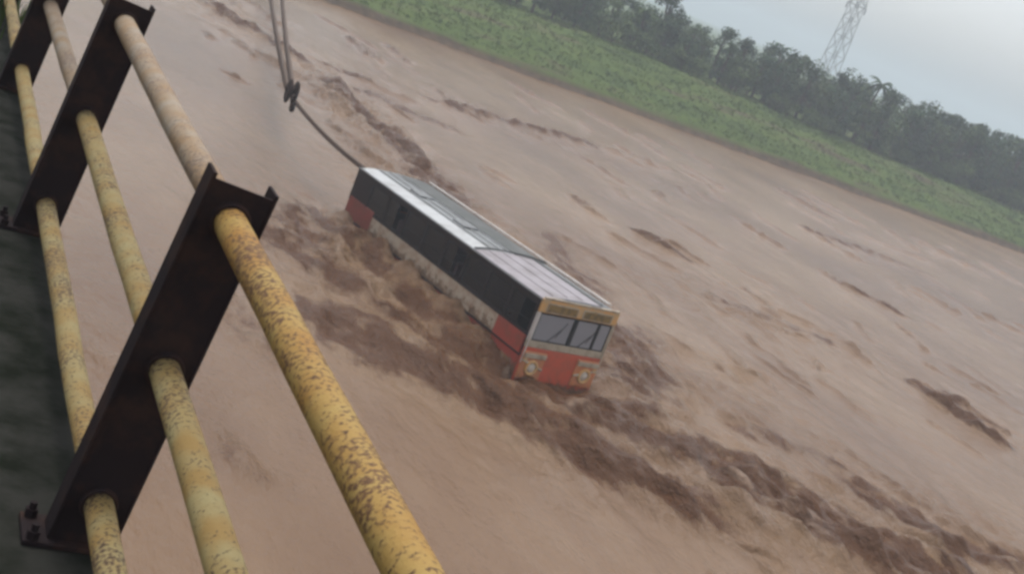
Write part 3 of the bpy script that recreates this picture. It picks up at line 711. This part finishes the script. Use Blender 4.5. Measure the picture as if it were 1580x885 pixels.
cms = [shade_ring_mesh(r_) for r_ in (0.0342, 0.0324, 0.0314)]
for y in ys[1:10]:
    for ri, (rx, rz) in enumerate(rails):
        o = link('joint_shade_ring', cms[ri], None, rl); o.location = (rx - rl.location.x, y - 2.62, rz - ZK)
# weeds on the kerb
rng = random.Random(9)
pts = [(0.45 + rng.gauss(0, .12), 8.4 + rng.gauss(0, .5), ZK) for _ in range(70)] + [(0.3 + rng.gauss(0, .1), 11.5 + rng.gauss(0, .8), ZK) for _ in range(70)]
wd_ = blades('kerb_weeds', pts, 0.06, 0.22, 0.008, M['moss'], rng, 6)
tag(wd_, 'small green weeds growing on the bridge kerb at the photo edge', 'weeds', kind='stuff')

# ------------------------------------------------------------------ bus (local: x forward, 0 = front face; y left; z 0 = roof edge)
bus = empty('stranded_bus')
tag(bus, 'red and cream bus with pale roof stranded in the brown flood water', 'bus')
rotm = Matrix((ax, ay, Vector((0, 0, 1)))).transposed() @ Matrix.Rotation(-PITCH, 3, 'Y')
BASE = -2.75
mw = rotm.to_4x4(); mw.translation = FC + rotm @ V(-BUS_L / 2, 0, BASE)      # Empty at the base, under the middle
bus.matrix_world = mw
OFF = V(-BUS_L / 2, 0, BASE)
hw = BUS_W / 2
def bp(name, bm, mtl, parent=None, smooth=False):
    bmesh.ops.translate(bm, verts=bm.verts, vec=-OFF)
    return link(name, bm, mtl, parent or bus, smooth)
def bb(name, mtl, x0, x1, y0, y1, z0, z1, bev=0.0, parent=None):
    return bp(name, box(nb(), x0, x1, y0, y1, z0, z1, bev), mtl, parent)
L = BUS_L
# lower body, floor, chassis
bb('floor', M['dark'], -L + .05, -.05, -hw + .05, hw - .05, -1.75, -1.68)
for s, nm in ((-1, 'right'), (1, 'left')):
    y0, y1 = (-hw, -hw + .05) if s < 0 else (hw - .05, hw)
    # bands: maroon upper, cream waist, red skirt; driver's door and rear quarter red
    lo = bb('side_skirt', M['side_red'], -L + .06, -.06, y0, y1, -2.6, -1.45, .0)
    bb('rub_rail', M['maroon'], -L + .06, -.06, y0 - (.025 if s < 0 else -.05), y0 + (.0 if s < 0 else .075), -1.47, -1.42, .008, lo)
    nP = 6; xa, xb = -L + 1.55, -1.35
    for i in range(nP):
        a = xa + (xb - xa) * i / nP; b_ = xa + (xb - xa) * (i + 1) / nP
        bb('side_panel', M['side_cream'], a + .006, b_ - .006, y0, y1, -1.42, -.96, .006)
    bb('door' if s < 0 else 'front_quarter_panel', M['side_red'], -1.342, -.14, y0 - (.012 if s < 0 else -.0), y1 + (.0 if s < 0 else .012), -1.9, -.96, .01)
    bb('rear_quarter_panel', M['rear_red'], -L + .06, xa - .006, y0, y1, -1.42, -.82, .006)
    bb('waist_rail', M['maroon'], xa, -.14, y0 - (.01 if s < 0 else -.02), y1 + (-.02 if s < 0 else .01), -.957, -.90, .006)
    bb('cant_rail', M['maroon'], -L + .06, -.06, y0, y1, -.14, -.002)  # near-black, with the shadow under the roof edge put into the colour
    # window posts and windows
    nW = 8; wa, wb = -L + 1.0, -.12
    for i in range(nW + 1):
        xx = wa + (wb - wa) * i / nW
        bb('window_post', M['maroon'], xx - .04, xx + .04, y0 + (0 if s < 0 else .003), y1 - (.003 if s < 0 else 0), -.898, -.142)
    for i in range(nW):
        a = wa + (wb - wa) * i / nW + .042; b_ = wa + (wb - wa) * (i + 1) / nW - .042
        ym = (y0 + y1) / 2
        wf = nb()
        for (p, q, r_, t_) in ((a, b_, -.17, -.145), (a, b_, -.897, -.872), (a, a + .025, -.871, -.171), (b_ - .025, b_, -.871, -.171)):
            box(wf, p, q, ym - .015, ym + .015, r_, t_)
        wo_ = bp('window', wf, M['dark'])
        half = (a + b_) / 2
        if (i * 7 + s) % 3: bb('pane', M['sideglass'], a + .026, b_ - .026, ym - .004, ym + .004, -.871, -.171, 0, wo_)
        else: bb('pane', M['sideglass'], a + .026, half, ym - .004, ym + .004, -.871, -.171, 0, wo_)
        bb('guard_bar', M['dark'], a, b_, ym - s * -.02 - .006, ym - s * -.02 + .006, -.62, -.605, 0, wo_)
    bb('rear_pillar', M['maroon'], -L + .06, wa - .042, y0, y1, -.818, -.142)
# rear wall with its window
bb('rear_panel', M['rear_red'], -L, -L + .057, -hw, hw, -2.6, -.95, .02)
bb('rear_top_panel', M['maroon'], -L, -L + .057, -hw, hw, -.24, -.002, .01)
for y in (-hw + .12, hw - .12): bb('rear_post', M['maroon'], -L, -L + .057, y - .12, y + .12, -.948, -.242)
bb('rear_window', M['sideglass'], -L + .02, -L + .03, -hw + .242, hw - .242, -.948, -.242)
# seats
def seat_mesh():
    bm = nb(); box(bm, -.22, .22, -.45, .45, 0, .12, .03); box(bm, -.28, -.18, -.45, .45, .1, .75, .03)
    me = bpy.data.meshes.new('seat'); bm.to_mesh(me); bm.free(); me.materials.append(M['seat']); return me
sm_ = seat_mesh()
for i in range(9):
    for s in (-1, 1):
        o = link('seat', sm_, None, bus); o.location = V(-2.0 - .78 * i, s * .7, -1.3) - OFF
bb('driver_partition', M['dark'], -1.75, -1.72, -hw + .06, hw - .06, -1.6, -.15)
bb('dashboard', M['dark'], -.55, -.07, -hw + .06, hw - .06, -1.35, -1.06, .04)
st = nb(); lathe_x(st, [(-.012, .2), (.012, .2), (.012, .17), (-.012, .17)], (0, 0, 0), 24)
bmesh.ops.rotate(st, verts=st.verts, cent=(0, 0, 0), matrix=Matrix.Rotation(R(35), 3, 'Y')); bmesh.ops.translate(st, verts=st.verts, vec=(-.62, -.6, -.95))
bp('steering_wheel', st, M['rubber'])
# roof: shallow barrel
def roof_shell(x0, x1, ya, yb, lift, thick=.02, nx=12, n=14):
    bm = nb(); tops = []; bots = []
    def prof(y): return .09 * (1 - abs(y / hw) ** 2.6)
    for i in range(nx + 1):
        x = x0 + (x1 - x0) * i / nx; t = []; b_ = []
        for j in range(n + 1):
            y = ya + (yb - ya) * j / n; z = prof(y) + lift
            t.append(bm.verts.new((x, y, z))); b_.append(bm.verts.new((x, y, z - thick)))
        tops.append(t); bots.append(b_)
    for i in range(nx):
        for j in range(n):
            bm.faces.new([tops[i][j], tops[i + 1][j], tops[i + 1][j + 1], tops[i][j + 1]]); bm.faces.new([bots[i][j], bots[i][j + 1], bots[i + 1][j + 1], bots[i + 1][j]])
        bm.faces.new([tops[i][0], bots[i][0], bots[i + 1][0], tops[i + 1][0]]); bm.faces.new([tops[i][n], tops[i + 1][n], bots[i + 1][n], bots[i][n]])
    for t, b_ in ((tops[0], bots[0]), (tops[-1], bots[-1])):
        for j in range(n): bm.faces.new([t[j], t[j + 1], b_[j + 1], b_[j]])
    bmesh.ops.recalc_face_normals(bm, faces=bm.faces)
    return bm
roof = bp('roof', roof_shell(-L, -.0, -hw - .02, hw + .02, .02), M['silver'], None, True)
xs_ = [-3.25 - 1.28 * i for i in range(6)]
for a in xs_[:5]:
    pl_ = bp('roof_sheet', roof_shell(a - 1.27, a, -hw + .01, -.74, .036, .014, 4, 8), M['sheet'], roof)
bp('roof_sheet', roof_shell(-3.17, -.06, -hw + .01, .62, .038, .014, 6, 10), M['lavender'], roof)
bp('roof_dark_strip', roof_shell(-L + .15, -3.2, .08, hw - .14, .044, .014, 8, 6), M['roofdark'], roof)  # dark grey strip along the rear left of the roof
bp('roof_gutter', roof_shell(-3.1, -.2, .66, .78, .05, .02, 6, 2), M['roofdark'], roof)
cb = nb(); tube(cb, [V(-3.21, y, .09 * (1 - abs(y / hw) ** 2.6) + .075) for y in np.linspace(-hw, hw, 9)], .02, 6); bp('crossbar', cb, M['roofdark'], roof)
rr_ = nb(); tube(rr_, [V(-L + .1, hw - .08, .11), V(-L / 2, hw - .08, .11), V(-.35, hw - .08, .11)], .032, 8); rrail = bp('roof_rail', rr_, M['white'], roof)
for i in range(8):
    xx = -L + .3 + i * 1.25
    q = nb(); tube(q, [V(xx, hw - .08, .02), V(xx, hw - .08, .11)], .018, 6); bp('rail_bracket', q, M['white'], roof)
for yy, x1_ in ((-.62, -3.3), (-.3, -3.3), (-.02, -3.3), (-.85, -.2), (-.4, -.2), (.1, -.2)):
    x0_ = -L + .1 if x1_ < -3 else -3.1
    q = nb(); tube(q, [V(x0_ + (x1_ - x0_) * i / 6, yy, .09 * (1 - abs(yy / hw) ** 2.6) + .04) for i in range(7)], .016, 6); bp('roof_rib', q, M['sheet'] if x1_ < -3 else M['lavender'], roof)
for xx in (-5.2, -7.6):
    bp('roof_hatch', box(nb(), xx - .3, xx + .3, -.55, -.05, .1, .16, .02), M['silver'], roof)
# front
bb('front_panel', M['front_red'], -.055, 0, -hw, hw, -2.6, -1.20, .025)
bb('front_band', M['cream'], -.055, .006, -hw, hw, -1.197, -1.02, .012)
hd = bb('front_header', M['orange'], -.06, .012, -hw, hw, -.30, .05, .03)
bb('header_trim', M['cream'], -.05, .03, -hw + .04, hw - .04, .052, .095, .012, hd)
for (a, b_) in ((-1.02, -.12), (.12, 1.0)):
    d_ = bb('destination_board', M['cream'], .014, .03, a - .04, b_ + .04, -.27, -.03, .008, hd); bb('display', M['board'], .031, .036, a, b_, -.24, -.06, 0, hd)
for s in (-1, 1):
    bb('corner_strip', M['white'] if s < 0 else M['cream'], .009, .022, s * (hw - .03) - .02, s * (hw - .03) + .02, -1.6, -.31, .004)
    bb('corner_pillar', M['white'] if s < 0 else M['cream'], -.06, .008, s * (hw - .05) - .05, s * (hw - .05) + .05, -1.017, -.303, .012)
bb('centre_pillar', M['rubber'], -.05, .014, -.045, .045, -1.017, -.303, .008)
bb('quarter_pillar', M['rubber'], -.05, .006, .74, .78, -1.017, -.303, .006)
for (a, b_) in ((-hw + .102, -.048), (.048, .738), (.782, hw - .102)):
    wsf = nb()
    for (p, q, r_, t_) in ((a, b_, -.33, -.304), (a, b_, -1.016, -.99), (a, a + .02, -.989, -.331), (b_ - .02, b_, -.989, -.331)):
        box(wsf, -.035, .004, p, q, r_, t_)
    ws_ = bp('windscreen', wsf, M['rubber']); bb('pane', M['glass'], -.022, -.014, a + .021, b_ - .021, -.989, -.331, 0, ws_)
    if b_ - a > .6:
        wp = nb(); yc = (a + b_) / 2; tube(wp, [V(.02, yc - .1, -1.0), V(.022, yc + .25, -.62)], .009, 5); tube(wp, [V(.022, yc + .12, -.86), V(.024, yc + .34, -.44)], .008, 5)
        bp('wiper', wp, M['rubber'], ws_)
for s in (-1, 1):
    y = s * .86; z = -1.70
    sur = bp('headlight', lathe_x(nb(), [(.03, .2), (.06, .2), (.075, .18), (.075, .14), (.045, .13)], (0, y, z), 24), M['orange'], None, True)
    bp('lens', lathe_x(nb(), [(.04, .125), (.06, .11), (.073, .06), (.078, .01)], (0, y, z), 20), M['lens'], sur, True)
    bb('eyebrow_trim', M['cream'], .031, .07, y - .34, y + .34, z + .25, z + .37, .012, sur)
    q = nb(); tube(q, [V(0.031, s * 1.12, -1.52), V(.06, s * 1.12, -1.52)], .06, 12); bp('indicator', q, M['orange'], sur)
for s in (-1, 1):
    y = s * .86
    q = nb(); tube(q, [V(.04, y - .34, -1.62 - s * .10), V(.04, y + .34, -1.62 + s * .10)], .03, 6); bp('chrome_strip', q, M['cream'])
    bb('wing_panel', M['wing'], .002, .03, y - .36, y + .36, -2.0, -1.29, .02)
bb('bumper', M['maroon'], .0, .14, -hw - .02, hw + .02, -2.45, -2.2, .04)
# wheels (under water)
for xw in (-1.9, -7.2):
    for s in (-1, 1):
        q = nb(); tube(q, [V(xw, s * (hw - .3), -2.28), V(xw, s * (hw - .02), -2.28)], .47, 24); ty_ = bp('wheel', q, M['rubber'])

# ------------------------------------------------------------------ recovery ropes and hook block
HK = V(13.11, 45.75, 1.62)
rear_top = FC + rotm @ V(-L + .1, -hw + .08, .03)
def sag(a, b, s, n=14):
    return [a.lerp(b, i / n) - V(0, 0, s * 4 * (i / n) * (1 - i / n)) for i in range(n + 1)]
def twisted(a, b, s, rad, strands=3):
    bm = nb(); n = int((b - a).length / 0.11)
    for k_ in range(strands):
        pts = []
        for i in range(n + 1):
            t = i / n; p = a.lerp(b, t) - V(0, 0, s * 4 * t * (1 - t)); ph = t * (b - a).length * 2 * math.pi / 0.85 + 2 * math.pi * k_ / strands
            pts.append(p + V(math.cos(ph), 0, math.sin(ph)) * rad * 0.62)
        tube(bm, pts, rad * 0.55, 5)
    return bm
tw = link('tow_rope', twisted(rear_top, HK + V(.0, -.55, -.12), .12, .075), M['rope'], None, True)
tag(tw, 'dark taut rope from the rear roof corner of the bus to the hook', 'rope')
hb = empty('hook_block', HK - V(0, 0, .725)); hb.scale = (1.35, 1.7, 1.45); hb.rotation_euler = (0, 0, R(-6)); tag(hb, 'dark iron hook block where the ropes meet behind the bus', 'hook')
def hp(name, bm, mtl, parent=None):
    bmesh.ops.translate(bm, verts=bm.verts, vec=(0, 0, .5)); return link(name, bm, mtl, parent or hb)
rotd = Matrix.Rotation(R(20), 3, 'Z')
for s in (-1, 1): hp('cheek_plate', lathe_x(nb(), [(-.04, .25), (-.02, .29), (.02, .29), (.04, .25)], (s * .09, .06, .02), 18), M['iron'])
q = nb(); lathe_x(q, [(-.047, .2), (-.03, .16), (.03, .16), (.047, .2)], (0, .1, .02), 20); hp('sheave', q, M['iron'])
q = nb(); tube(q, [V(-.16, .1, .02), V(.16, .1, .02)], .05, 8); hp('axle', q, M['iron'])
q = nb(); tube(q, [V(0, -.28, 0), V(0, -.42, -.02)] + [V(0, -.56 + .15 * math.cos(a), -.12 + .15 * math.sin(a)) for a in np.linspace(1.2, -3.6, 12)], [.06, .06] + [.055] * 10 + [.045, .03], 8); hp('hook', q, M['iron'])
AN = V(23.4, 101.5, gz(23.4, 101.5))
for k_, (dx0, dz, lab) in enumerate(((-.05, 0, 'left one of the two ropes running from the hook to the far bank'), (.35, .15, 'right one of the two ropes running from the hook to the far bank'))):
    e = AN + V((.1, 1.2)[k_], 0, .7 + dz); s0 = HK + V((-.1, .1)[k_], .4, .05)
    o = link('pulling_rope', twisted(s0, e, .35, .10), M['rope'], None, True); tag(o, lab, 'rope', 'ropes running to the far bank')
an = empty('anchor_frame', AN); tag(an, 'timber anchor frame on the far bank holding the ropes', 'anchor')
for dx in (-.6, 1.7): link('stake', tube(nb(), [V(dx, 0, -.8), V(dx, .1, 1.3)], .13, 8), M['bark'], an)
link('crosspiece', tube(nb(), [V(-.9, .18, .75), V(2.0, .18, .9)], .1, 8), M['bark'], an)

# ------------------------------------------------------------------ haze
def haze():
    bm = nb(); box(bm, -1750, 1750, -700, 1750, -3.5, 40)
    o = link('haze', bm); mt = bpy.data.materials.new('haze'); mt.use_nodes = True; nt = mt.node_tree; nt.nodes.clear()
    v = nt.nodes.new('ShaderNodeVolumePrincipled'); v.inputs['Color'].default_value = (0.80, 0.88, 0.98, 1); v.inputs['Density'].default_value = 0.0014
    ou = nt.nodes.new('ShaderNodeOutputMaterial'); nt.links.new(v.outputs[0], ou.inputs['Volume'])
    o.data.materials.append(mt); tag(o, 'pale grey damp haze over the river and far bank', 'haze', kind='stuff')
haze()
